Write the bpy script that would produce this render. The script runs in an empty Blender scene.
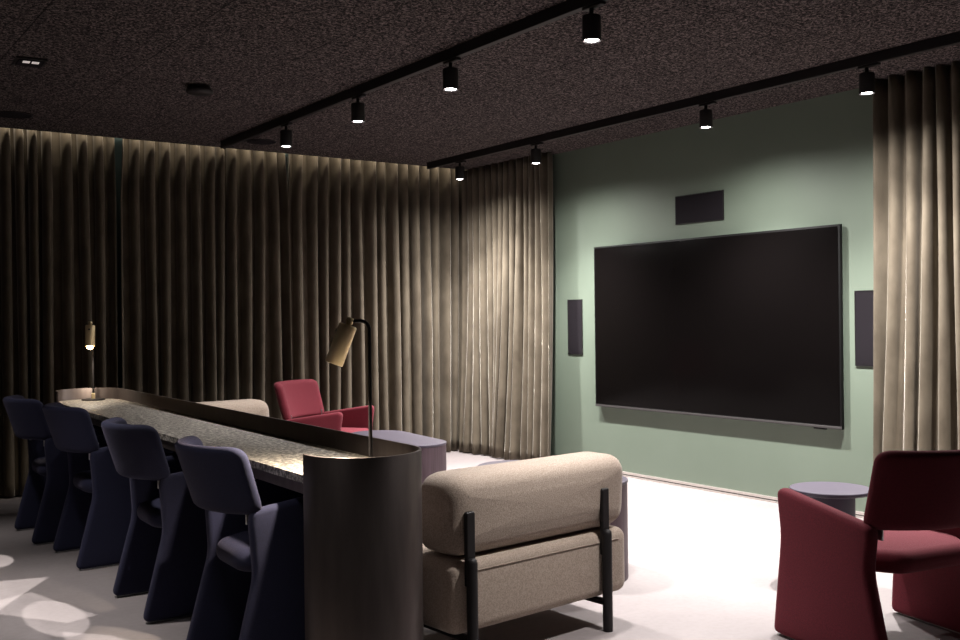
import bpy, bmesh, math, random
from mathutils import Vector, Matrix
PI = math.pi
C = bpy.context.scene.collection
random.seed(7)

# ------------------------------------------------------------------ camera
F_PX, YAW, ROLL, HOR = 1005.4, math.radians(35.363), math.radians(.662), 317.53
cam_d = bpy.data.cameras.new('camera')
cam = bpy.data.objects.new('camera', cam_d); C.objects.link(cam)
Fv = Vector((math.sin(YAW), math.cos(YAW), 0)); Rv = Vector((math.cos(YAW), -math.sin(YAW), 0)); Uv = Vector((0, 0, 1))
cr = Rv * math.cos(ROLL) - Uv * math.sin(ROLL); cu = Rv * math.sin(ROLL) + Uv * math.cos(ROLL)
m = Matrix((( cr.x, cu.x, -Fv.x, 0), (cr.y, cu.y, -Fv.y, 0), (cr.z, cu.z, -Fv.z, 1.25), (0, 0, 0, 1)))
cam.matrix_world = m
cam_d.sensor_width = 36; cam_d.lens = F_PX / 960 * 36; cam_d.shift_y = (HOR - 320) / 960
cam_d.clip_start = .05
bpy.context.scene.camera = cam

# ------------------------------------------------------------------ world and exposure
w = bpy.data.worlds.new('world'); bpy.context.scene.world = w; w.use_nodes = True
w.node_tree.nodes['Background'].inputs[0].default_value = (.55, .6, .8, 1)
w.node_tree.nodes['Background'].inputs[1].default_value = .004
vs = bpy.context.scene.view_settings
vs.view_transform = 'Standard'; vs.look = 'None'; vs.gamma = 1; vs.use_curve_mapping = False
vs.exposure = 0.0

# light levels (used by the lamp builders below)
W_TRACK = 440.0       # each track spotlight
W_NEAR = 210.0        # unseen spots added over the left aisle
SPOT_COL = (1.0, .955, .93)

def spot(name, loc, power, size, blend, col=SPOT_COL, direction=(0, 0, -1), radius=.03):
    l = bpy.data.lights.new(name, 'SPOT'); l.energy = power; l.spot_size = math.radians(size); l.spot_blend = blend
    l.color = col; l.shadow_soft_size = radius
    o = bpy.data.objects.new(name, l); C.objects.link(o); o.location = loc
    o.rotation_euler = Vector(direction).to_track_quat('-Z', 'Y').to_euler()
    return o

# cove strip over the back curtain (shines down onto its heading)
cl = bpy.data.lights.new('cove_light', 'AREA'); cl.shape = 'RECTANGLE'; cl.size = 8.2; cl.size_y = .02; cl.energy = 17.0
cl.color = (1, .88, .72); cl.spread = math.radians(160)
co = bpy.data.objects.new('cove_light', cl); C.objects.link(co); co.location = (1.2, 7.662, 2.712); co.rotation_euler = (math.radians(75), 0, 0)

# ------------------------------------------------------------------ materials
def mat(name, col, rough=.7, metal=0, col2=None, scale=8, bump=0, bscale=200, sheen=0, detail=4, dist=.002, stretch=None, spec=.5,
        lo=.35, hi=.65, emit=None, es=0, coat=0, sheen_tint=None, sheen_rough=.4):
    m = bpy.data.materials.new(name); m.use_nodes = True
    nt = m.node_tree; b = nt.nodes['Principled BSDF']
    b.inputs['Base Color'].default_value = (*col, 1); b.inputs['Roughness'].default_value = rough
    b.inputs['Metallic'].default_value = metal; b.inputs['Specular IOR Level'].default_value = spec
    b.inputs['Sheen Weight'].default_value = sheen; b.inputs['Sheen Roughness'].default_value = sheen_rough
    if sheen_tint: b.inputs['Sheen Tint'].default_value = (*sheen_tint, 1)
    b.inputs['Coat Weight'].default_value = coat
    tc = nt.nodes.new('ShaderNodeTexCoord'); mp = nt.nodes.new('ShaderNodeMapping')
    nt.links.new(tc.outputs['Object'], mp.inputs['Vector'])
    if stretch: mp.inputs['Scale'].default_value = stretch
    if col2:
        n = nt.nodes.new('ShaderNodeTexNoise'); n.inputs['Scale'].default_value = scale; n.inputs['Detail'].default_value = detail
        r = nt.nodes.new('ShaderNodeValToRGB'); r.color_ramp.elements[0].position = lo; r.color_ramp.elements[1].position = hi
        r.color_ramp.elements[0].color = (*col, 1); r.color_ramp.elements[1].color = (*col2, 1)
        nt.links.new(mp.outputs[0], n.inputs['Vector']); nt.links.new(n.outputs['Fac'], r.inputs[0]); nt.links.new(r.outputs[0], b.inputs['Base Color'])
    if bump:
        n = nt.nodes.new('ShaderNodeTexNoise'); n.inputs['Scale'].default_value = bscale; n.inputs['Detail'].default_value = 3
        bp = nt.nodes.new('ShaderNodeBump'); bp.inputs['Strength'].default_value = bump; bp.inputs['Distance'].default_value = dist
        nt.links.new(mp.outputs[0], n.inputs['Vector']); nt.links.new(n.outputs['Fac'], bp.inputs['Height']); nt.links.new(bp.outputs[0], b.inputs['Normal'])
    if emit:
        b.inputs['Emission Color'].default_value = (*emit, 1); b.inputs['Emission Strength'].default_value = es
    return m

M = {}
M['navy'] = mat('navy_wool', (0.006038, 0.006829, 0.02634), .9, col2=(0.009486, 0.01073, 0.03981), scale=260, bump=.5, bscale=500, sheen=.08, sheen_tint=(.62, .52, .8))
M['red'] = mat('red_wool', (0.1143, 0.006365, 0.01577), .9, col2=(0.1625, 0.01082, 0.02365), scale=260, bump=.5, bscale=500, sheen=.06, sheen_tint=(1, .45, .5))
M['beige'] = mat('beige_wool', (0.277, 0.2169, 0.173), .92, col2=(0.3785, 0.3091, 0.2529), scale=210, bump=.8, bscale=330, sheen=.15, lo=.40, hi=.60)
M['black'] = mat('black_powder_coat', (.010, .0085, .009), .55, spec=.3, bump=.15, bscale=900)
M['steel'] = mat('steel_glide', (.5, .5, .5), .3, 1)
M['bar_sheet'] = mat('bronzed_steel_sheet', (0.08625, 0.069, 0.066), .42, .75, col2=(0.105, 0.08625, 0.081), scale=9, stretch=(3, 3, .5), bump=.25, bscale=160, dist=.0008)
M['brass'] = mat('brushed_brass', (.98, .80, .47), .48, .8, col2=(1.0, .86, .55), scale=60, stretch=(1, 1, .05))
M['purple_top'] = mat('lilac_linoleum', (0.04968, 0.04116, 0.06079), .45, col2=(0.05553, 0.04587, 0.06671), scale=30)
M['purple_side'] = mat('mauve_stained_veneer', (0.04821, 0.02852, 0.03584), .55, col2=(0.07634, 0.04698, 0.05913), scale=22, stretch=(3, 3, .12), bump=.2, bscale=60)
M['dark_purple'] = mat('dark_purple_lacquer', (.045, .038, .06), .5)
M['lining'] = mat('teal_wall_paint', (.05, .085, .085), .8, col2=(.055, .09, .09))
M['dark_wall'] = mat('dark_grey_paint', (.06, .055, .055), .85, col2=(.066, .06, .06), scale=5)
M['green'] = mat('sage_green_paint', (0.1293, 0.1639, 0.1254), .62, col2=(0.1351, 0.17, 0.1313), scale=3, bump=.1, bscale=300)
M['alu'] = mat('aluminium_profile', (.60, .55, .52), .4, .85)
M['dark_slot'] = mat('dark_slot', (.01, .01, .01), .8)
M['grille'] = mat('speaker_cloth', (.012, .010, .0125), .9, bump=.5, bscale=900, spec=.1)
M['screen'] = mat('screen_glass', (.003, .0024, .0024), .20, spec=.05, bump=.02, bscale=800)
M['bezel'] = mat('screen_bezel', (.005, .005, .005), .5, .0, spec=.15)
M['grey_plastic'] = mat('grey_plastic', (.05, .047, .047), .5, spec=.2)
M['glow_white'] = mat('spot_lens', (1, 1, 1), .4, emit=(1, .95, .93), es=30)
M['glow_warm'] = mat('lamp_bulb', (1, .9, .75), .4, emit=(1, .66, .36), es=30)
M['led'] = mat('emergency_led', (.8, .8, .8), .4, emit=(1, .85, .8), es=.35)

def curtain_mat():
    m = mat('olive_brown_velvet', (0.0775, 0.06258, 0.0447), .8, col2=(0.1271, 0.1063, 0.07764), scale=5, stretch=(1.5, 1.5, 1), detail=7, bump=.25, bscale=60,
            sheen=.6, sheen_tint=(1, .92, .82), sheen_rough=.3, lo=.3, hi=.7, spec=.2)
    return m
M['velvet'] = curtain_mat()

def floor_mat():
    m = bpy.data.materials.new('pale_concrete_carpet'); m.use_nodes = True; nt = m.node_tree; b = nt.nodes['Principled BSDF']
    tc = nt.nodes.new('ShaderNodeTexCoord')
    n1 = nt.nodes.new('ShaderNodeTexNoise'); n1.inputs['Scale'].default_value = 1.6; n1.inputs['Detail'].default_value = 8; n1.inputs['Roughness'].default_value = .65
    n2 = nt.nodes.new('ShaderNodeTexNoise'); n2.inputs['Scale'].default_value = 40; n2.inputs['Detail'].default_value = 3
    r = nt.nodes.new('ShaderNodeValToRGB'); r.color_ramp.elements[0].position = .3; r.color_ramp.elements[1].position = .7
    r.color_ramp.elements[0].color = (.225, .198, .198, 1); r.color_ramp.elements[1].color = (.285, .252, .25, 1)
    mx = nt.nodes.new('ShaderNodeMix'); mx.data_type = 'RGBA'; mx.blend_type = 'MULTIPLY'; mx.inputs[0].default_value = .25
    r2 = nt.nodes.new('ShaderNodeValToRGB'); r2.color_ramp.elements[0].position = .3; r2.color_ramp.elements[0].color = (.7, .7, .7, 1); r2.color_ramp.elements[1].position = .6
    nt.links.new(tc.outputs['Object'], n1.inputs['Vector']); nt.links.new(tc.outputs['Object'], n2.inputs['Vector'])
    nt.links.new(n1.outputs['Fac'], r.inputs[0]); nt.links.new(n2.outputs['Fac'], r2.inputs[0])
    nt.links.new(r.outputs[0], mx.inputs[6]); nt.links.new(r2.outputs[0], mx.inputs[7]); nt.links.new(mx.outputs[2], b.inputs['Base Color'])
    b.inputs['Roughness'].default_value = .6
    bp = nt.nodes.new('ShaderNodeBump'); bp.inputs['Strength'].default_value = .15; bp.inputs['Distance'].default_value = .002
    nt.links.new(n2.outputs['Fac'], bp.inputs['Height']); nt.links.new(bp.outputs[0], b.inputs['Normal'])
    return m
M['floor'] = floor_mat()

def ceiling_mat():
    m = bpy.data.materials.new('dark_wood_wool_board'); m.use_nodes = True; nt = m.node_tree; b = nt.nodes['Principled BSDF']
    tc = nt.nodes.new('ShaderNodeTexCoord')
    # strands: warped ridged noise at about 1 cm
    n0 = nt.nodes.new('ShaderNodeTexNoise'); n0.inputs['Scale'].default_value = 30; n0.inputs['Detail'].default_value = 2
    ad = nt.nodes.new('ShaderNodeVectorMath'); ad.operation = 'MULTIPLY_ADD'; ad.inputs[1].default_value = (.05, .05, .05)
    nt.links.new(tc.outputs['Object'], n0.inputs['Vector']); nt.links.new(n0.outputs['Color'], ad.inputs[0]); nt.links.new(tc.outputs['Object'], ad.inputs[2])
    n1 = nt.nodes.new('ShaderNodeTexNoise'); n1.inputs['Scale'].default_value = 75; n1.inputs['Detail'].default_value = 4; n1.inputs['Roughness'].default_value = .7
    nt.links.new(ad.outputs[0], n1.inputs['Vector'])
    r = nt.nodes.new('ShaderNodeValToRGB'); r.color_ramp.elements[0].position = .47; r.color_ramp.elements[1].position = .62
    r.color_ramp.elements[0].color = (.008, .0065, .007, 1); r.color_ramp.elements[1].color = (.19, .155, .152, 1)
    nt.links.new(n1.outputs['Fac'], r.inputs[0])
    # board joints: thin lines along Y every 0.62 m and along X every 1.84 m
    sx = nt.nodes.new('ShaderNodeSeparateXYZ'); nt.links.new(tc.outputs['Object'], sx.inputs[0])
    def joint(out, off, pitch, wd):
        a = nt.nodes.new('ShaderNodeMath'); a.operation = 'SUBTRACT'; a.inputs[1].default_value = off; nt.links.new(out, a.inputs[0])
        p = nt.nodes.new('ShaderNodeMath'); p.operation = 'PINGPONG'; p.inputs[1].default_value = pitch / 2; nt.links.new(a.outputs[0], p.inputs[0])
        l = nt.nodes.new('ShaderNodeMath'); l.operation = 'GREATER_THAN'; l.inputs[1].default_value = wd; nt.links.new(p.outputs[0], l.inputs[0])
        return l
    jx = joint(sx.outputs[0], 1.01, .64, .0035); jy = joint(sx.outputs[1], 3.06, 1.84, .0035)
    mu = nt.nodes.new('ShaderNodeMath'); mu.operation = 'MULTIPLY'; nt.links.new(jx.outputs[0], mu.inputs[0]); nt.links.new(jy.outputs[0], mu.inputs[1])
    mm = nt.nodes.new('ShaderNodeMapRange'); mm.inputs[3].default_value = .25; mm.inputs[4].default_value = 1; nt.links.new(mu.outputs[0], mm.inputs[0])
    mx = nt.nodes.new('ShaderNodeVectorMath'); mx.operation = 'SCALE'; nt.links.new(r.outputs[0], mx.inputs[0]); nt.links.new(mm.outputs[0], mx.inputs['Scale'])
    nt.links.new(mx.outputs[0], b.inputs['Base Color']); b.inputs['Roughness'].default_value = .95; b.inputs['Specular IOR Level'].default_value = .1
    bp = nt.nodes.new('ShaderNodeBump'); bp.inputs['Strength'].default_value = .8; bp.inputs['Distance'].default_value = .004
    nt.links.new(n1.outputs['Fac'], bp.inputs['Height']); nt.links.new(bp.outputs[0], b.inputs['Normal'])
    return m
M['ceiling'] = ceiling_mat()

def stone_mat():
    m = bpy.data.materials.new('speckled_grey_stone'); m.use_nodes = True; nt = m.node_tree; b = nt.nodes['Principled BSDF']
    tc = nt.nodes.new('ShaderNodeTexCoord')
    n1 = nt.nodes.new('ShaderNodeTexNoise'); n1.inputs['Scale'].default_value = 55; n1.inputs['Detail'].default_value = 6; n1.inputs['Roughness'].default_value = .75
    nt.links.new(tc.outputs['Object'], n1.inputs['Vector'])
    r = nt.nodes.new('ShaderNodeValToRGB'); e = r.color_ramp.elements
    e[0].position = .42; e[0].color = (.03, .028, .026, 1); e[1].position = .61; e[1].color = (.60, .555, .49, 1)
    x = e.new(.5); x.color = (.17, .155, .135, 1)
    nt.links.new(n1.outputs['Fac'], r.inputs[0]); nt.links.new(r.outputs[0], b.inputs['Base Color'])
    b.inputs['Roughness'].default_value = .42
    bp = nt.nodes.new('ShaderNodeBump'); bp.inputs['Strength'].default_value = .25; bp.inputs['Distance'].default_value = .001
    nt.links.new(n1.outputs['Fac'], bp.inputs['Height']); nt.links.new(bp.outputs[0], b.inputs['Normal'])
    return m
M['stone'] = stone_mat()

# ------------------------------------------------------------------ mesh helpers
def obj(name, bm, material, parent=None, smooth=True, recalc=True):
    if recalc: bmesh.ops.recalc_face_normals(bm, faces=bm.faces)
    me = bpy.data.meshes.new(name); bm.to_mesh(me); bm.free()
    me.materials.append(material)
    if smooth:
        for p in me.polygons: p.use_smooth = True
    o = bpy.data.objects.new(name, me); C.objects.link(o)
    if parent: o.parent = parent
    if smooth: me.set_sharp_from_angle(angle=math.radians(50))
    return o
def tag(o, label, cat, group=None):
    o['label'] = label; o['category'] = cat
    if group: o['group'] = group
    return o
def thing(name, label, cat, loc=(0, 0, 0), rz=0, group=None):
    o = bpy.data.objects.new(name, None); C.objects.link(o); o.empty_display_size = .1
    o.location = loc; o.rotation_euler = (0, 0, rz)
    return tag(o, label, cat, group)
def struct(name, bm, material, smooth=False):
    o = obj(name, bm, material, None, smooth); o['kind'] = 'structure'; return o
def box(bm, x0, x1, y0, y1, z0, z1, bev=0, seg=2):
    r = bmesh.ops.create_cube(bm, size=1)
    for v in r['verts']:
        v.co = Vector((x0 + (v.co.x + .5) * (x1 - x0), y0 + (v.co.y + .5) * (y1 - y0), z0 + (v.co.z + .5) * (z1 - z0)))
    if bev:
        es = {e for v in r['verts'] for e in v.link_edges}
        bmesh.ops.bevel(bm, geom=list(es), offset=bev, segments=seg, profile=.5, affect='EDGES')
    return bm
def bbox(*a, **k): return box(bmesh.new(), *a, **k)
def lathe(bm, prof, seg=40, mtx=None):
    rings = []
    for r, z in prof:
        if r < 1e-6: rings.append([bm.verts.new((0, 0, z))])
        else: rings.append([bm.verts.new((r * math.cos(2 * PI * k / seg), r * math.sin(2 * PI * k / seg), z)) for k in range(seg)])
    for a, b in zip(rings, rings[1:]):
        for k in range(seg):
            k2 = (k + 1) % seg
            f = [a[k % len(a)], a[k2 % len(a)], b[k2 % len(b)], b[k % len(b)]]
            u = []
            for v in f:
                if v not in u: u.append(v)
            if len(u) > 2: bm.faces.new(u)
    if mtx:
        for ring in rings:
            for v in ring: v.co = mtx @ v.co
    return bm
def tube(bm, pts, r, seg=14, cap=True):
    pts = [Vector(p) for p in pts]; rings = []
    up = Vector((0, 0, 1))
    for i, p in enumerate(pts):
        d = (pts[min(i + 1, len(pts) - 1)] - pts[max(i - 1, 0)]).normalized()
        ref = up if abs(d.dot(up)) < .95 else Vector((0, 1, 0))
        a = d.cross(ref).normalized(); b = d.cross(a).normalized()
        if rings:
            pass
        rr = r[i] if isinstance(r, (list, tuple)) else r
        rings.append((p, a, b, rr))
    # parallel transport so bends do not twist
    a = rings[0][1]; vr = []
    for i, (p, _, _, rr) in enumerate(rings):
        d = (pts[min(i + 1, len(pts) - 1)] - pts[max(i - 1, 0)]).normalized()
        a = (a - d * a.dot(d)).normalized(); b = d.cross(a)
        vr.append([bm.verts.new(p + (a * math.cos(2 * PI * k / seg) + b * math.sin(2 * PI * k / seg)) * rr) for k in range(seg)])
    for x, y in zip(vr, vr[1:]):
        for k in range(seg): bm.faces.new((x[k], x[(k + 1) % seg], y[(k + 1) % seg], y[k]))
    if cap: bm.faces.new(vr[0][::-1]); bm.faces.new(vr[-1])
    return bm

def round_poly(pts, r, n=6):
    """pts: list of (a,b) or (a,b,r). Returns outline with rounded corners, convex or concave."""
    out = []; N = len(pts)
    for i in range(N):
        p = Vector(pts[i][:2]); rr = pts[i][2] if len(pts[i]) > 2 else r
        a = (Vector(pts[i - 1][:2]) - p); b = (Vector(pts[(i + 1) % N][:2]) - p)
        la, lb = a.length, b.length; a.normalize(); b.normalize()
        ang = a.angle(b); t = min(rr / math.tan(ang / 2), la * .48, lb * .48)
        s, e = p + a * t, p + b * t
        for k in range(n + 1):
            u = k / n; q = s * (1 - u) ** 2 + p * 2 * u * (1 - u) + e * u * u
            out.append(q)
    return out
def resample(pts, step):
    out = []; N = len(pts)
    for i in range(N):
        a, b = pts[i], pts[(i + 1) % N]; L = (b - a).length
        n = max(1, int(round(L / step)))
        for k in range(n): out.append(a.lerp(b, k / n))
    return out
def pad(outline, th, r, fn, step=.03, rings=7, centre=None, bulge=0, rs=6):
    """padded slab: outline in (a,b), thickness th, edge rounding r; fn maps (a,b,w) to 3-D."""
    P = resample(outline, step); N = len(P)
    area = sum(P[i].x * P[(i + 1) % N].y - P[(i + 1) % N].x * P[i].y for i in range(N))
    if area < 0: P.reverse()
    nrm = []
    for i in range(N):
        t = (P[(i + 1) % N] - P[i - 1]).normalized(); nrm.append(Vector((-t.y, t.x)))
    c = Vector(centre) if centre else sum(P, Vector((0, 0))) / N
    bm = bmesh.new(); levels = []
    h = th / 2; r = min(r, h)
    for k in range(rs + 1):
        a = PI / 2 * k / rs; levels.append((r * (1 - math.sin(a)), h - r + r * math.cos(a)))       # top -> side
    lv = levels + [(x, -z) for x, z in levels[::-1]]
    R = []
    inner = [P[i] + nrm[i] * r for i in range(N)]
    def mk(pt, w): return bm.verts.new(fn(pt.x, pt.y, w))
    def cap(sign):
        rr = []
        for j in range(1, rings):
            s = 1 - j / rings
            bz = h + bulge * (1 - s * s) ** .7
            rr.append([mk(c + (q - c) * s, sign * bz) for q in inner])
        cv = mk(c, sign * (h + bulge))
        return rr, cv
    top, tc_ = cap(1); bot, bc_ = cap(-1)
    for ins, wz in lv: R.append([mk(P[i] + nrm[i] * ins, wz) for i in range(N)])
    seq = top[::-1] + R + bot
    for A, B in zip(seq, seq[1:]):
        for i in range(N): bm.faces.new((A[i], A[(i + 1) % N], B[(i + 1) % N], B[i]))
    for i in range(N):
        bm.faces.new((tc_, seq[0][i], seq[0][(i + 1) % N])); bm.faces.new((bc_, seq[-1][(i + 1) % N], seq[-1][i]))
    bmesh.ops.remove_doubles(bm, verts=bm.verts, dist=.00005)
    return bm
def rrect(a0, a1, b0, b1, r, n=6): return round_poly([(a0, b0), (a1, b0), (a1, b1), (a0, b1)], r, n)
def copy_tree(o, parent=None):
    c = o.copy(); C.objects.link(c)
    if parent: c.parent = parent
    for ch in list(o.children): copy_tree(ch, c)
    return c

# ------------------------------------------------------------------ the room
XW, H, YB = 5.461, 2.625, 8.10
struct('floor', bbox(-3.2, XW + .3, -3.2, YB + .1, -.1, 0), M['floor'])
struct('ceiling', bbox(-3.2, XW + .3, -3.2, 7.70, H, H + .02), M['ceiling'])
struct('trim_3', bbox(-3.2, XW + .3, 7.60, YB + .1, H + .22, H + .28), M['dark_wall'])           # top of the curtain recess
struct('trim_2', bbox(-3.2, XW + .3, 7.56, 7.60, H + .02, H + .28), M['dark_wall'])
struct('wall_right', bbox(XW, XW + .2, -3.2, YB + .1, 0, H + .28), M['green'])
struct('wall_back', bbox(-3.2, XW, YB, YB + .1, 0, H + .28), M['lining'])
struct('wall_left', bbox(-3.3, -3.2, -3.2, YB + .1, 0, H + .28), M['dark_wall'])
struct('wall_front', bbox(-3.2, XW, -3.3, -3.2, 0, H + .1), M['dark_wall'])
# aluminium skirting profile under the green wall
bm = bmesh.new(); box(bm, XW - .014, XW, 3.45, 6.6, 0, .034, .002); box(bm, XW - .034, XW - .014, 3.45, 6.6, 0, .008)
struct('baseboard_right', bm, M['alu'])
struct('trim_1', bbox(XW - .0165, XW - .0141, 3.45, 6.6, .011, .016), M['dark_slot'])

# ------------------------------------------------------------------ curtains
def curtain(p0, p1, nrm, z0, z1, period, amp, label, seed, flare=0, sway=.02, lean0=0, lean1=0, group=None, sharp=.75):
    rnd = random.Random(seed); p0 = Vector(p0); p1 = Vector(p1); L = (p1 - p0).length; d = (p1 - p0).normalized(); n = Vector(nrm)
    # fold boundaries with jitter
    nf = max(2, int(round(L / period))); xs = [0]
    for k in range(nf): xs.append(xs[-1] + (1 + rnd.uniform(-.28, .28)))
    xs = [x / xs[-1] * L for x in xs]
    amps = [amp * rnd.uniform(.75, 1.15) for _ in xs]; amps2 = [amp * rnd.uniform(.35, 1.35) for _ in xs]
    sw = [rnd.uniform(-1, 1) for _ in xs]; sw2 = [rnd.uniform(-1, 1) for _ in xs]
    per = 16; zs = 26; bm = bmesh.new(); grid = []
    ph = [rnd.uniform(0, 6.28) for _ in range(6)]
    for i in range(nf * per + 1):
        k = min(i // per, nf - 1); u = (i - k * per) / per
        col = []
        for j in range(zs + 1):
            t = j / zs; z = z1 + (z0 - z1) * t
            b = t ** 1.2
            kk = min(k + 1, len(xs) - 1)
            def at(arr): return arr[k] * (1 - u) + arr[kk] * u
            s = xs[k] * (1 - u) + xs[kk] * u
            a = (1 - b) * at(amps) + b * at(amps2)
            f = math.cos(2 * PI * u)
            f = f * (1 - sharp) + sharp * (2 * (((1 + f) / 2) ** 2.6) - 1)
            off = a * f + flare * t * t
            off += amp * .35 * b * math.sin(s * 9 + ph[0]) + amp * .25 * b * math.sin(s * 17 + ph[1] + t * 1.5)
            side = sway * b * (at(sw) + .5 * math.sin(s * 5 + ph[2]) + .5 * at(sw2) * math.sin(t * 5 + ph[3]))
            side += period * .10 * math.sin(2 * PI * 2 * u) * (1 if u not in (0, 1) else 0)
            edge = min(1, s / .1, (L - s) / .1)
            q = p0 + d * (s + side * max(edge, .25)) + n * off
            q += d * ((lean0 * (1 - s / L) ** 6 + lean1 * (s / L) ** 6) * min(1, max(0, t - .02) * 6))
            col.append(bm.verts.new((q.x, q.y, z)))
        grid.append(col)
    for A, B in zip(grid, grid[1:]):
        for j in range(zs): bm.faces.new((A[j], A[j + 1], B[j + 1], B[j]))
    o = obj('curtain', bm, M['velvet'])
    sm = o.modifiers.new('thickness', 'SOLIDIFY'); sm.thickness = .003
    o.data.set_sharp_from_angle(angle=PI)
    return tag(o, label, 'curtain', group)
YC = 7.80
ZT = 2.70
curtain((-2.9, YC, 0), (2.145, YC, 0), (0, -1, 0), .012, ZT, .114, .066, 'olive brown velvet curtain at the far left, behind the small glowing lamp', 3, group=None, lean1=.01)
curtain((2.205, YC, 0), (3.53, YC + .02, 0), (0, -1, 0), .012, ZT, .114, .066, 'dark olive brown velvet curtain between the two narrow gaps, above the middle of the bar', 5, lean0=-.02, lean1=.03)
curtain((3.58, YC + .02, 0), (5.38, YC + .04, 0), (0, -1, 0), .012, ZT, .114, .066, 'olive brown velvet curtain behind the far red armchair, meeting the corner', 8, lean0=-.02)
curtain((5.345, 7.73, 0), (5.345, 6.47, 0), (-1, 0, 0), .012, H - .002, .088, .048, 'lit velvet curtain in the corner, left of the green wall', 11, flare=.06, sway=.05, sharp=.35)
curtain((5.35, 3.462, 0), (5.36, 1.2, 0), (-1, 0, 0), .012, H - .002, .088, .052, 'velvet curtain right of the green wall, behind the dark red armchair', 23, flare=.05, sway=.05, sharp=.6)

# ------------------------------------------------------------------ wall screen and loudspeakers
t = thing('wall_screen', 'large black switched-off television screen on the green wall', 'television', (XW, 4.914, 0))
y0, y1, z0, z1 = -1.1335, 1.1335, .529, 1.804
bm = bmesh.new(); box(bm, -.042, -.016, y0, y1, z0, z1, .003); obj('bezel', bm, M['bezel'], t)
bm = bmesh.new(); box(bm, -.0445, -.0415, y0 + .014, y1 - .014, z0 + .026, z1 - .014, .0008); obj('screen_panel', bm, M['screen'], t)
bm = bmesh.new(); box(bm, -.016, 0, y0 + .5, y1 - .5, z0 + .3, z1 - .3); obj('wall_bracket', bm, M['black'], t)
bm = bmesh.new(); box(bm, -.0445, -.041, y0 + .001, y1 - .001, z0 + .001, z0 + .018, .001); obj('lower_trim', bm, M['grey_plastic'], t)
bm = bmesh.new(); box(bm, -.040, -.022, y0 + .12, y0 + .21, z0 - .010, z0, .002); obj('infrared_sensor', bm, M['bezel'], t)
def wall_speaker(y0, y1, z0, z1, label):
    t = thing('wall_speaker', label, 'speaker', (XW, (y0 + y1) / 2, z0)); w = (y1 - y0) / 2; h = z1 - z0
    bm = bmesh.new()
    for a in ((-w, -w + .005, 0, h), (w - .005, w, 0, h), (-w + .005, w - .005, 0, .005), (-w + .005, w - .005, h - .005, h)): box(bm, -.008, 0, *a)
    obj('speaker_frame', bm, M['black'], t, smooth=False)
    obj('grille_cloth', pad(rrect(-w + .005, w - .005, .005, h - .005, .004, 2), .006, .002, lambda a, b, c: Vector((-.0035 - c, a, b)), step=.05, rings=4), M['grille'], t)
wall_speaker(4.735, 5.190, 1.914, 2.122, 'black horizontal loudspeaker grille high on the green wall above the screen')
wall_speaker(6.240, 6.421, .935, 1.390, 'slim upright loudspeaker grille left of the screen')
wall_speaker(3.535, 3.706, .925, 1.388, 'slim upright loudspeaker grille right of the screen, partly behind the curtain')

# ------------------------------------------------------------------ tracks and spotlights
def track(x, yfar, label):
    t = thing('light_track', label, 'light track', (x, 0, H))
    bm = bmesh.new(); box(bm, -.0175, .0175, -3.0, yfar, -.055, 0, .002); obj('rail', bm, M['black'], t, smooth=False)
    bm = bmesh.new(); box(bm, -.020, .020, yfar - .002, yfar + .008, -.057, 0, .002); obj('end_cap', bm, M['black'], t, smooth=False)
    return t
track(2.87, 7.42, 'black lighting track on the ceiling nearer the bar')
track(4.79, 7.50, 'black lighting track on the ceiling nearer the green wall')
TZ = H - .055
def make_spot():
    t = thing('track_spotlight', '', 'spotlight', (0, 0, 0), 0, 'track spotlights')
    bm = bmesh.new(); box(bm, -.016, .016, -.075, .045, -.014, .0, .003); obj('adapter', bm, M['black'], t)
    bm = bmesh.new(); lathe(bm, [(0, -.012), (.010, -.012), (.010, -.050), (0, -.050)], 16); obj('swivel_stem', bm, M['black'], t)
    bm = bmesh.new(); lathe(bm, [(0, -.044), (.037, -.044), (.040, -.047), (.0405, -.055), (.0405, -.150), (.039, -.152), (.0365, -.152), (.034, -.132), (0, -.132)], 36)
    obj('lamp_head', bm, M['black'], t)
    bm = bmesh.new(); lathe(bm, [(0, -.1525), (.014, -.152), (.026, -.149), (.0335, -.1415), (.0335, -.1365), (0, -.1365)], 36)
    b = obj('lens', bm, M['glow_white'], t); b['label'] = 'bright glowing lens'
    return t
spot0 = make_spot(); used = False
def place_spot(x, y, label, power, beam=108):
    global used
    o = spot0 if not used else copy_tree(spot0); used = True
    o.location = (x, y, TZ); o['label'] = label
    spot('spot_beam', (x, y, TZ - .165), power, beam, 1)
    if beam > 100: spot('spot_spill', (x, y, TZ - .165), power * .30, 168, 1)     # wide spill of the same lens
L1 = [(6.28, 'spotlight nearest the back curtain on the left-hand track'), (5.27, 'second spotlight from the back curtain on the left-hand track'),
      (4.28, 'third spotlight from the back curtain on the left-hand track'), (3.20, 'largest spotlight at the top of the photo, nearest one on the left-hand track')]
L2 = [(7.02, 'spotlight in the corner above the side curtain, furthest one on the right-hand track'), (5.99, 'spotlight in front of the velvet curtain beside the green wall, second furthest on its track'),
      (4.29, 'spotlight in front of the green wall above the small horizontal grille'), (3.165, 'spotlight beside the right-hand curtain, at the right end of the green wall')]
for (y, l), k, bm_ in zip(L1, (.3, .55, .62, .5), (92, 100, 100, 84)): place_spot(2.87, y, l, W_TRACK * k, bm_)
for y, l in L2: place_spot(4.79, y, l, W_TRACK)

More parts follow.
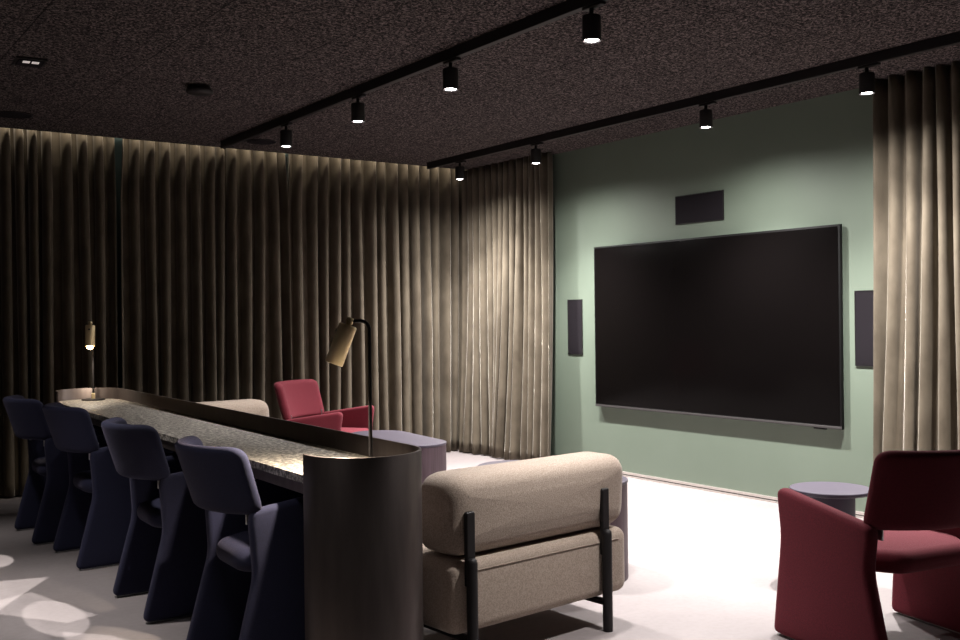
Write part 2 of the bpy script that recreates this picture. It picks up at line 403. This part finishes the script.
# unseen lamps further back along the tracks, then spots added over the aisle
spot('spot_beam', (4.79, 2.3, 2.40), W_TRACK * .8, 96, 1)
spot('spot_beam', (2.855, 2.05, 2.44), W_TRACK * .55, 48, 1, direction=(-.25, .35, -1))
for x, y, k, rad in ((.50, 5.7, .75, .05), (.52, 4.7, 1.0, .05), (.50, 2.9, .5, .16)): spot('spot_beam', (x, y, 2.44), W_NEAR * k, 70, 1, direction=(.04, 0, -1), radius=rad)  # unseen spots without fittings, added to light the left aisle

# ------------------------------------------------------------------ ceiling devices
def smoke(x, y):
    t = thing('smoke_detector', 'round black smoke detector on the dark ceiling left of the track', 'smoke detector', (x, y, H))
    bm = bmesh.new(); lathe(bm, [(0, 0), (.062, 0), (.062, -.018), (.070, -.020), (.078, -.026), (.078, -.038), (.070, -.046), (.04, -.050), (0, -.050)], 40); obj('housing', bm, M['black'], t)
    bm = bmesh.new(); lathe(bm, [(.0625, -.0185), (.0665, -.0185), (.0665, -.0195), (.0625, -.0195)], 40); obj('vent_ring', bm, M['grey_plastic'], t)
smoke(2.08, 5.74)
def disc_speaker(x, y, label):
    t = thing('ceiling_speaker', label, 'speaker', (x, y, H), 0, 'round ceiling speakers')
    bm = bmesh.new(); lathe(bm, [(.112, 0), (.118, 0), (.118, -.005), (.112, -.006)], 48); obj('ring', bm, M['black'], t)
    bm = bmesh.new(); lathe(bm, [(0, -.004), (.112, -.004), (.112, 0), (0, 0)], 48); obj('grille', bm, M['grille'], t)
disc_speaker(1.34, 7.18, 'flat round black speaker in the ceiling at the far left edge')
disc_speaker(3.12, 7.28, 'flat round black speaker in the ceiling behind the furthest left-hand spotlight')
t = thing('emergency_light', 'small square black ceiling unit with two pale light windows, top left', 'emergency light', (1.14, 5.66, H), math.radians(-4))
bm = bmesh.new(); box(bm, -.075, .075, -.085, .085, -.012, 0, .003); obj('housing', bm, M['black'], t, smooth=False)
bm = bmesh.new(); box(bm, -.062, .062, -.07, .07, -.016, -.012); obj('cover', bm, M['grille'], t, smooth=False)
for k in (-1, 1):
    bm = bmesh.new(); box(bm, k * .022 - .017, k * .022 + .017, -.055, -.015, -.019, -.016, .001); o = obj('light_window', bm, M['led'], t, smooth=False); o['label'] = 'pale lit window'

# ------------------------------------------------------------------ the bar
t = thing('bar_counter', 'long bar counter with speckled stone top inside a bronze-coloured metal screen', 'bar counter', (0, 0, 0))
cN, rN, cF, rF = Vector((1.664, 3.06)), .207, Vector((1.745, 6.95)), .212
def bar_path(dr=0):
    pts = []
    for k in range(25): a = PI - .14 + (PI + .14) * k / 24; pts.append(cN + Vector((math.cos(a), math.sin(a))) * (rN + dr))
    n = 14; e = cF + Vector((rF + dr, 0)); s = pts[-1]
    for k in range(1, n): pts.append(s.lerp(e, k / n))
    for k in range(25): a = (PI + .1) * k / 24; pts.append(cF + Vector((math.cos(a), math.sin(a))) * (rF + dr))
    return pts
outp, inp = bar_path(0), bar_path(-.010)
bm = bmesh.new(); cols = []
for a, b in zip(outp, inp):
    cols.append([bm.verts.new((a.x, a.y, 0)), bm.verts.new((a.x, a.y, .799)), bm.verts.new((a.x * .9 + b.x * .1, a.y * .9 + b.y * .1, .8)),
                 bm.verts.new((a.x * .1 + b.x * .9, a.y * .1 + b.y * .9, .8)), bm.verts.new((b.x, b.y, .799)), bm.verts.new((b.x, b.y, 0))])
for A, B in zip(cols, cols[1:]):
    for i in range(6): bm.faces.new((A[i], A[(i + 1) % 6], B[(i + 1) % 6], B[i]))
bm.faces.new(cols[0]); bm.faces.new(cols[-1][::-1])
obj('screen', bm, M['bar_sheet'], t)['label'] = 'bronze-coloured metal screen wrapping the bar'
def stad(zb, zt, dr, xoff=0):
    P = [p.copy() for p in bar_path(-.0105 - dr)]
    P = [p for p in P if p.x > 1.0]
    # front edge closes straight between the ends
    P[0].x = min(P[0].x, 1.475 + xoff); 
    if xoff: P = [p for p in P if p.x > 1.475 + xoff + (p.y - 3.06) * .0175]
    bm = bmesh.new(); lo = [bm.verts.new((p.x, p.y, zb)) for p in P]; hi = [bm.verts.new((p.x, p.y, zt)) for p in P]
    bm.faces.new(hi); bm.faces.new(lo[::-1])
    N = len(P)
    for i in range(N): bm.faces.new((lo[i], lo[(i + 1) % N], hi[(i + 1) % N], hi[i]))
    return bm
obj('worktop', stad(.698, .725, 0), M['stone'], t)['label'] = 'speckled grey stone worktop'
obj('apron', stad(.655, .698, .002, .006), M['bar_sheet'], t)
obj('foot_plinth', stad(0, .655, .004, .33), M['black'], t)

# ------------------------------------------------------------------ brass lamps on the bar
def lamp(loc, label, arm_dir, tilt, bz, name='bar_lamp'):
    """pole on a disc base, short arm, brass cylinder shade"""
    t = thing(name, label, 'lamp', loc, 0, 'brass lamps on the bar')
    bm = bmesh.new(); lathe(bm, [(0, 0), (.075, 0), (.076, .002), (.076, .007), (.074, .009), (0, .009)], 48); obj('base', bm, M['black'], t)
    bm = bmesh.new(); lathe(bm, [(0, .009), (.0115, .009), (.0115, .045), (.0085, .047), (0, .047)], 24); obj('collar', bm, M['brass'], t)['label'] = 'brass collar'
    ad = Vector((arm_dir[0], arm_dir[1], 0)).normalized(); pts = [(0, 0, .04), (0, 0, .2), (0, 0, .35), (0, 0, .488)]
    for k in range(1, 9):
        a = PI / 2 * k / 8; pts.append(tuple(ad * (.03 * (1 - math.cos(a))) + Vector((0, 0, .488 + .03 * math.sin(a)))))
    pts.append(tuple(ad * .062 + Vector((0, 0, .518))))
    bm = bmesh.new(); tube(bm, pts, .0065, 14); obj('pole', bm, M['black'], t)
    # shade: axis tilted from straight down, leaning towards arm_dir
    ax = (Vector((0, 0, -1)) * math.cos(tilt) + ad * math.sin(tilt)).normalized()
    q = ax.to_track_quat('Z', 'Y').to_matrix().to_4x4()
    piv = ad * .066 + Vector((0, 0, .518))
    mt = Matrix.Translation(piv) @ q
    bm = bmesh.new(); lathe(bm, [(0, -.012), (.009, -.012), (.0125, -.009), (.0125, .009), (.009, .012), (.009, .018), (0, .018)], 24, mt); obj('knuckle', bm, M['brass'], t)
    bm = bmesh.new(); prof = [(0, .014), (.027, .014), (.031, .017), (.0315, .022)]
    prof += [(.0315, .155), (.0305, .156), (.0285, .156), (.0285, .03), (0, .03)]
    lathe(bm, prof, 40, mt); s = obj('lamp_shade', bm, M['brass'], t); s['label'] = 'brass cylinder shade'
    sd = q.to_3x3() @ Vector((0, 1, 0))
    bm = bmesh.new(); lathe(bm, [(0, 0), (.0055, 0), (.0055, .004), (0, .004)], 16, mt @ Matrix.Translation((0, .031, .045)) @ Matrix.Rotation(-PI / 2, 4, 'X')); obj('switch', bm, M['black'], s)
    bm = bmesh.new()
    lathe(bm, [(0, bz - .03), (.010, bz - .03), (.013, bz - .012), (.019, bz), (.0205, bz + .010), (.017, bz + .019), (.009, bz + .025), (0, bz + .027)], 24, mt); b = obj('bulb', bm, M['glow_warm'], t); b['label'] = 'glowing bulb'
    return t, piv, ax
for loc, lab, ad, tl, P, bz in (((1.690, 3.04, .725), 'tall black lamp with brass cylinder shade at the near end of the bar', (-.86, .50), math.radians(21), 90, .105),
                            ((1.790, 7.03, .725), 'small glowing brass lamp at the far end of the bar by the curtain', (-.45, -.9), math.radians(6), 11, .150)):
    tt, piv, ax = lamp(loc, lab, ad, tl, bz)
    spot('lamp_beam', tuple(Vector(loc) + piv + ax * (bz + .035)), P, 132, .8, (1, .86, .68), tuple(ax), .02)

# ------------------------------------------------------------------ crown-like wrap chairs
def make_chair(name, label, cat, fab, W, D, arm_r, arm_f, seat_z, pinch_z, back, th, group, glide=True):
    """x forward (0 = rear foot), y sideways. back = (z0, z1, lean, bow, halfwidth, thickness, x_at_bottom)"""
    t = thing(name, label, cat, (0, 0, 0), 0, group)
    hw = W / 2
    for s in (1, -1):
        ol = round_poly([(0, .006, .030), (.095, pinch_z, .25), (.082, arm_r - .05, .10), (.088, arm_r, .034), (D, arm_f, .036), (D - .03, pinch_z + .05, .4), (D + .005, .006, .030)], .02, 7)
        # splayed a little: wider at floor
        def fn(a, b, w, s=s): return Vector((a, s * (hw - th / 2 + .022 - .03 * b) + s * w, b))
        p = obj('side_panel', pad(ol, th, th * .42, fn, step=.03, rings=6, centre=(D * .52, .35)), fab, t)
        if glide:
            bm = bmesh.new(); box(bm, .03, D - .03, s * (hw - th / 2 + .022) - .006, s * (hw - th / 2 + .022) + .006, 0, .014); obj('floor_glide', bm, M['steel'], p, smooth=False)
    z0, z1, lean, bow, bh, bt, xb = back
    ob = rrect(-bh, bh, z0, z1, .045, 6)
    def fb(a, b, w):
        u = a / bh; h = (b - z0) / (z1 - z0)
        x = xb - lean * h + bow * u * u * (1 + .05 * h); n = Vector((-1, 2 * bow * u / bh, 0)).normalized()
        return Vector((x, a * (1 + .03 * h), b)) + n * w
    obj('backrest', pad(ob, bt, bt * .48, fb, step=.03, rings=8), fab, t)
    iw = hw - th + .004
    so = round_poly([(.075, -iw * .62, .10), (.075, iw * .62, .10), (.20, iw, .12), (D - .02, iw, .03), (D - .02, -iw, .03), (.20, -iw, .12)], .05, 8)
    obj('seat', pad(so, .085, .040, lambda a, b, w: Vector((a, b, seat_z - .0425 + w)), step=.035, rings=6, bulge=.006), fab, t)
    for s in (1, -1):
        bm = bmesh.new(); box(bm, .085, .135, s * (hw - th - .004) - .004, s * (hw - th - .004) + .004, arm_r - .055, z0 + .05, .002); obj('back_bracket', bm, M['steel'], t)
    return t
chair0 = make_chair('dining_chair', '', 'chair', M['navy'], .49, .53, .60, .655, .445, .37, (.580, .820, .075, .125, .246, .050, .006), .048, 'navy chairs along the bar')
CH = [((1.195, 6.305), 'navy upholstered chair at the bar, furthest from the camera and leftmost in the photo'),
      ((1.250, 5.545), 'navy upholstered chair at the bar, second from the left in the photo'),
      ((1.256, 4.44), 'navy upholstered chair at the bar, second nearest to the curved metal end'),
      ((1.262, 3.495), 'navy upholstered chair at the bar, largest one, next to the curved metal end')]
for i, ((x, y), l) in enumerate(CH):
    o = chair0 if i == 0 else copy_tree(chair0)
    o.location = (x, y, 0); o['label'] = l; o.rotation_euler = (0, 0, (.0, .01, -.02, -.03)[i])
red0 = make_chair('armchair', '', 'armchair', M['red'], .635, .57, .505, .578, .40, .34, (.485, .775, .085, .13, .300, .060, .01), .058, 'red wrap-around armchairs')
red0['label'] = 'dark red armchair seen from behind at the right edge of the photo'
yaw = math.radians(11); fd = Vector((math.sin(yaw), math.cos(yaw))); rt = Vector((math.cos(yaw), -math.sin(yaw)))
fl = Vector((3.218, 2.555))                                       # floor corner of its left panel
o_ = fl - fd * .575 + rt * .3175
red0.location = (o_.x, o_.y, 0); red0.rotation_euler = (0, 0, PI / 2 - yaw)
r2 = copy_tree(red0); r2['label'] = 'red armchair facing the room in front of the back curtain'
tip, tip2 = Vector((3.41, 6.55)), Vector((3.90, 6.93)); ar = (tip2 - tip).normalized(); fd2 = Vector((ar.y, -ar.x))
o2 = (tip + tip2) / 2 - fd2 * .57
r2.location = (o2.x, o2.y, 0); r2.rotation_euler = (0, 0, math.atan2(fd2.y, fd2.x))

# ------------------------------------------------------------------ armless sofas
def make_sofa(label):
    t = thing('lounge_seat', label, 'sofa', (0, 0, 0), 0, 'beige armless lounge seats')   # x sideways, y forward, origin under the middle of the back
    W = .465
    ob = rrect(-W, W, .393, .688, .092, 8)
    obj('back_cushion', pad(ob, .24, .072, lambda a, b, w: Vector((a, .13 - w + .02 * math.cos(b * 3), b)), step=.03, rings=7, bulge=.008), M['beige'], t)
    obj('seat_cushion', pad(rrect(-W, W, .012, .64, .06, 8), .262, .042, lambda a, b, w: Vector((a, b, .257 + w)), step=.03, rings=7, bulge=.006), M['beige'], t)
    for s in (-1, 1):
        x = s * .350 - .046
        bm = bmesh.new(); tube(bm, [(x, -.012, 0), (x, -.012, .385), (x, -.012, .397), (x, -.012, .403)], [.020, .020, .017, .010], 20); l = obj('rear_leg', bm, M['black'], t)
        bm = bmesh.new(); bo = rrect(-.020, .020, .30, .565, .010, 5)
        obj('back_support', pad(bo, .020, .006, lambda a, b, w, x=x: Vector((x + .002 + a, .002 - w, b)), step=.03, rings=3), M['black'], l)
        bm = bmesh.new(); tube(bm, [(x, .58, 0), (x, .58, .13)], .022, 20); obj('front_leg', bm, M['black'], t)
        bm = bmesh.new(); tube(bm, [(x, -.012, .112), (x, .58, .112)], .014, 14); obj('side_rail', bm, M['black'], t)
    for z in (.350,):
        pts = [(-W + .03, .030, z - .02)] + [(-W + .07 + (2 * W - .14) * k / 16, .0115 - .0015, z) for k in range(17)] + [(W - .03, .030, z - .02)]
        bm = bmesh.new(); tube(bm, pts, .0022, 8); obj('seam', bm, M['beige'], t)
    return t
s1 = make_sofa('beige armless lounge seat seen from behind, beside the curved end of the bar')
s1.location = (2.410, 2.955, 0); s1.rotation_euler = (0, 0, .09)
s2 = copy_tree(s1); s2['label'] = 'beige lounge seat behind the bar with only its rounded back top showing'
s2.location = (2.43, 6.86, 0); s2.rotation_euler = (0, 0, PI + .06)

# ------------------------------------------------------------------ tables
def capsule(cx, y0, y1, r, n=20, rot=0, sh=0):
    pts = [Vector((cx + sh + r * math.cos(PI * k / n), y1 - r + r * math.sin(PI * k / n))) for k in range(n + 1)]
    pts += [Vector((cx - r * math.cos(PI * k / n), y0 + r - r * math.sin(PI * k / n))) for k in range(n + 1)]
    return pts
def oval_table(loc, rz, L, r, h, label):
    t = thing('oval_table', label, 'table', loc, rz, 'oval mauve tables')
    bm = pad(capsule(0, -L / 2 + .003, L / 2 - .003, r - .003), h - .014, .002, lambda a, b, w: Vector((a, b, (h - .014) / 2 + w)), step=.04, rings=3); obj('table_body', bm, M['purple_side'], t)['label'] = 'mauve ribbed veneer body'
    bm = pad(capsule(0, -L / 2, L / 2, r), .014, .003, lambda a, b, w: Vector((a, b, h - .007 + w)), step=.04, rings=3); obj('table_top', bm, M['purple_top'], t)['label'] = 'smooth lilac top'
oval_table((3.36, 5.70, 0), math.radians(-6), .98, .195, .470, 'long oval lilac-topped table in front of the far red armchair')
oval_table((3.205, 3.93, 0), math.radians(-1), .96, .208, .470, 'oval mauve table mostly hidden behind the beige lounge seat')
t = thing('side_table', 'small round lilac side table beside the dark red armchair', 'table', (4.065, 2.90, 0))
bm = bmesh.new(); lathe(bm, [(0, .410), (.168, .410), (.184, .414), (.1865, .420), (.1865, .428), (.184, .431), (0, .431)], 64); obj('table_top', bm, M['purple_top'], t)
bm = bmesh.new(); lathe(bm, [(0, 0), (.107, 0), (.108, .003), (.108, .410), (0, .410)], 56); obj('pedestal', bm, M['dark_purple'], t)['label'] = 'dark cylindrical pedestal'

# ------------------------------------------------------------------ unseen masked spots, added to throw the pale shapes on the floor
def gobo(lp, holes, power, label):
    """small lamp above a plate with a cut-out; holes is the polygon lit on the floor"""
    L = Vector(lp); zp = L.z - .16
    t = thing('added_gobo', label, 'lamp', (0, 0, 0))
    poly = [Vector((L.x + (x - L.x) * .16 / L.z, L.y + (y - L.y) * .16 / L.z, zp)) for x, y in holes]
    c = sum(poly, Vector()) / len(poly)
    bm = bmesh.new(); inner = [bm.verts.new(p) for p in poly]; outer = [bm.verts.new(c + (p - c).normalized() * .15) for p in poly]
    n = len(poly)
    for i in range(n): bm.faces.new((inner[i], inner[(i + 1) % n], outer[(i + 1) % n], outer[i]))
    obj('mask_plate', bm, M['black'], t, smooth=False)
    bm = bmesh.new(); tube(bm, [L + Vector((0, 0, .02)), (L.x, L.y, H)], .02, 12); obj('mount', bm, M['black'], t)
    d = Vector((c.x, c.y, zp)) - L
    half = max(math.degrees(d.angle(p - L)) for p in poly) + 2
    spot('added_gobo_beam', tuple(L), power, 2 * half, .02, (1, .95, .9), tuple(d), .0006)
def ell(cx, cy, a, b, n=28): return [(cx + a * math.cos(2 * PI * k / n), cy + b * math.sin(2 * PI * k / n)) for k in range(n)]
PW = 330
gobo((.40, 4.9, 2.35), [(1.12, 5.261), (.90, 5.33), (.70, 5.3), (.70, 4.60), (.85, 4.85)][::-1], PW, 'added unseen light projector over the left aisle, furthest one')
gobo((.30, 4.4, 2.35), [(.99, 5.021), (1.138, 4.452), (1.007, 4.411), (.806, 4.725), (.70, 4.90)], PW * .8, 'added unseen light projector over the left aisle, second one')
gobo((.10, 3.9, 2.35), ell(.985, 4.52, .115, .31), PW, 'added unseen light projector over the left aisle, third one')
gobo((.25, 3.4, 2.35), [(.961, 4.295), (1.10, 4.14), (1.16, 4.0), (1.05, 3.7), (.90, 3.8)], PW, 'added unseen light projector over the left aisle, nearest one')
gobo((.55, 5.6, 2.35), ell(.93, 5.80, .125, .19), PW, 'added unseen light projector over the left aisle, beside the furthest chair')
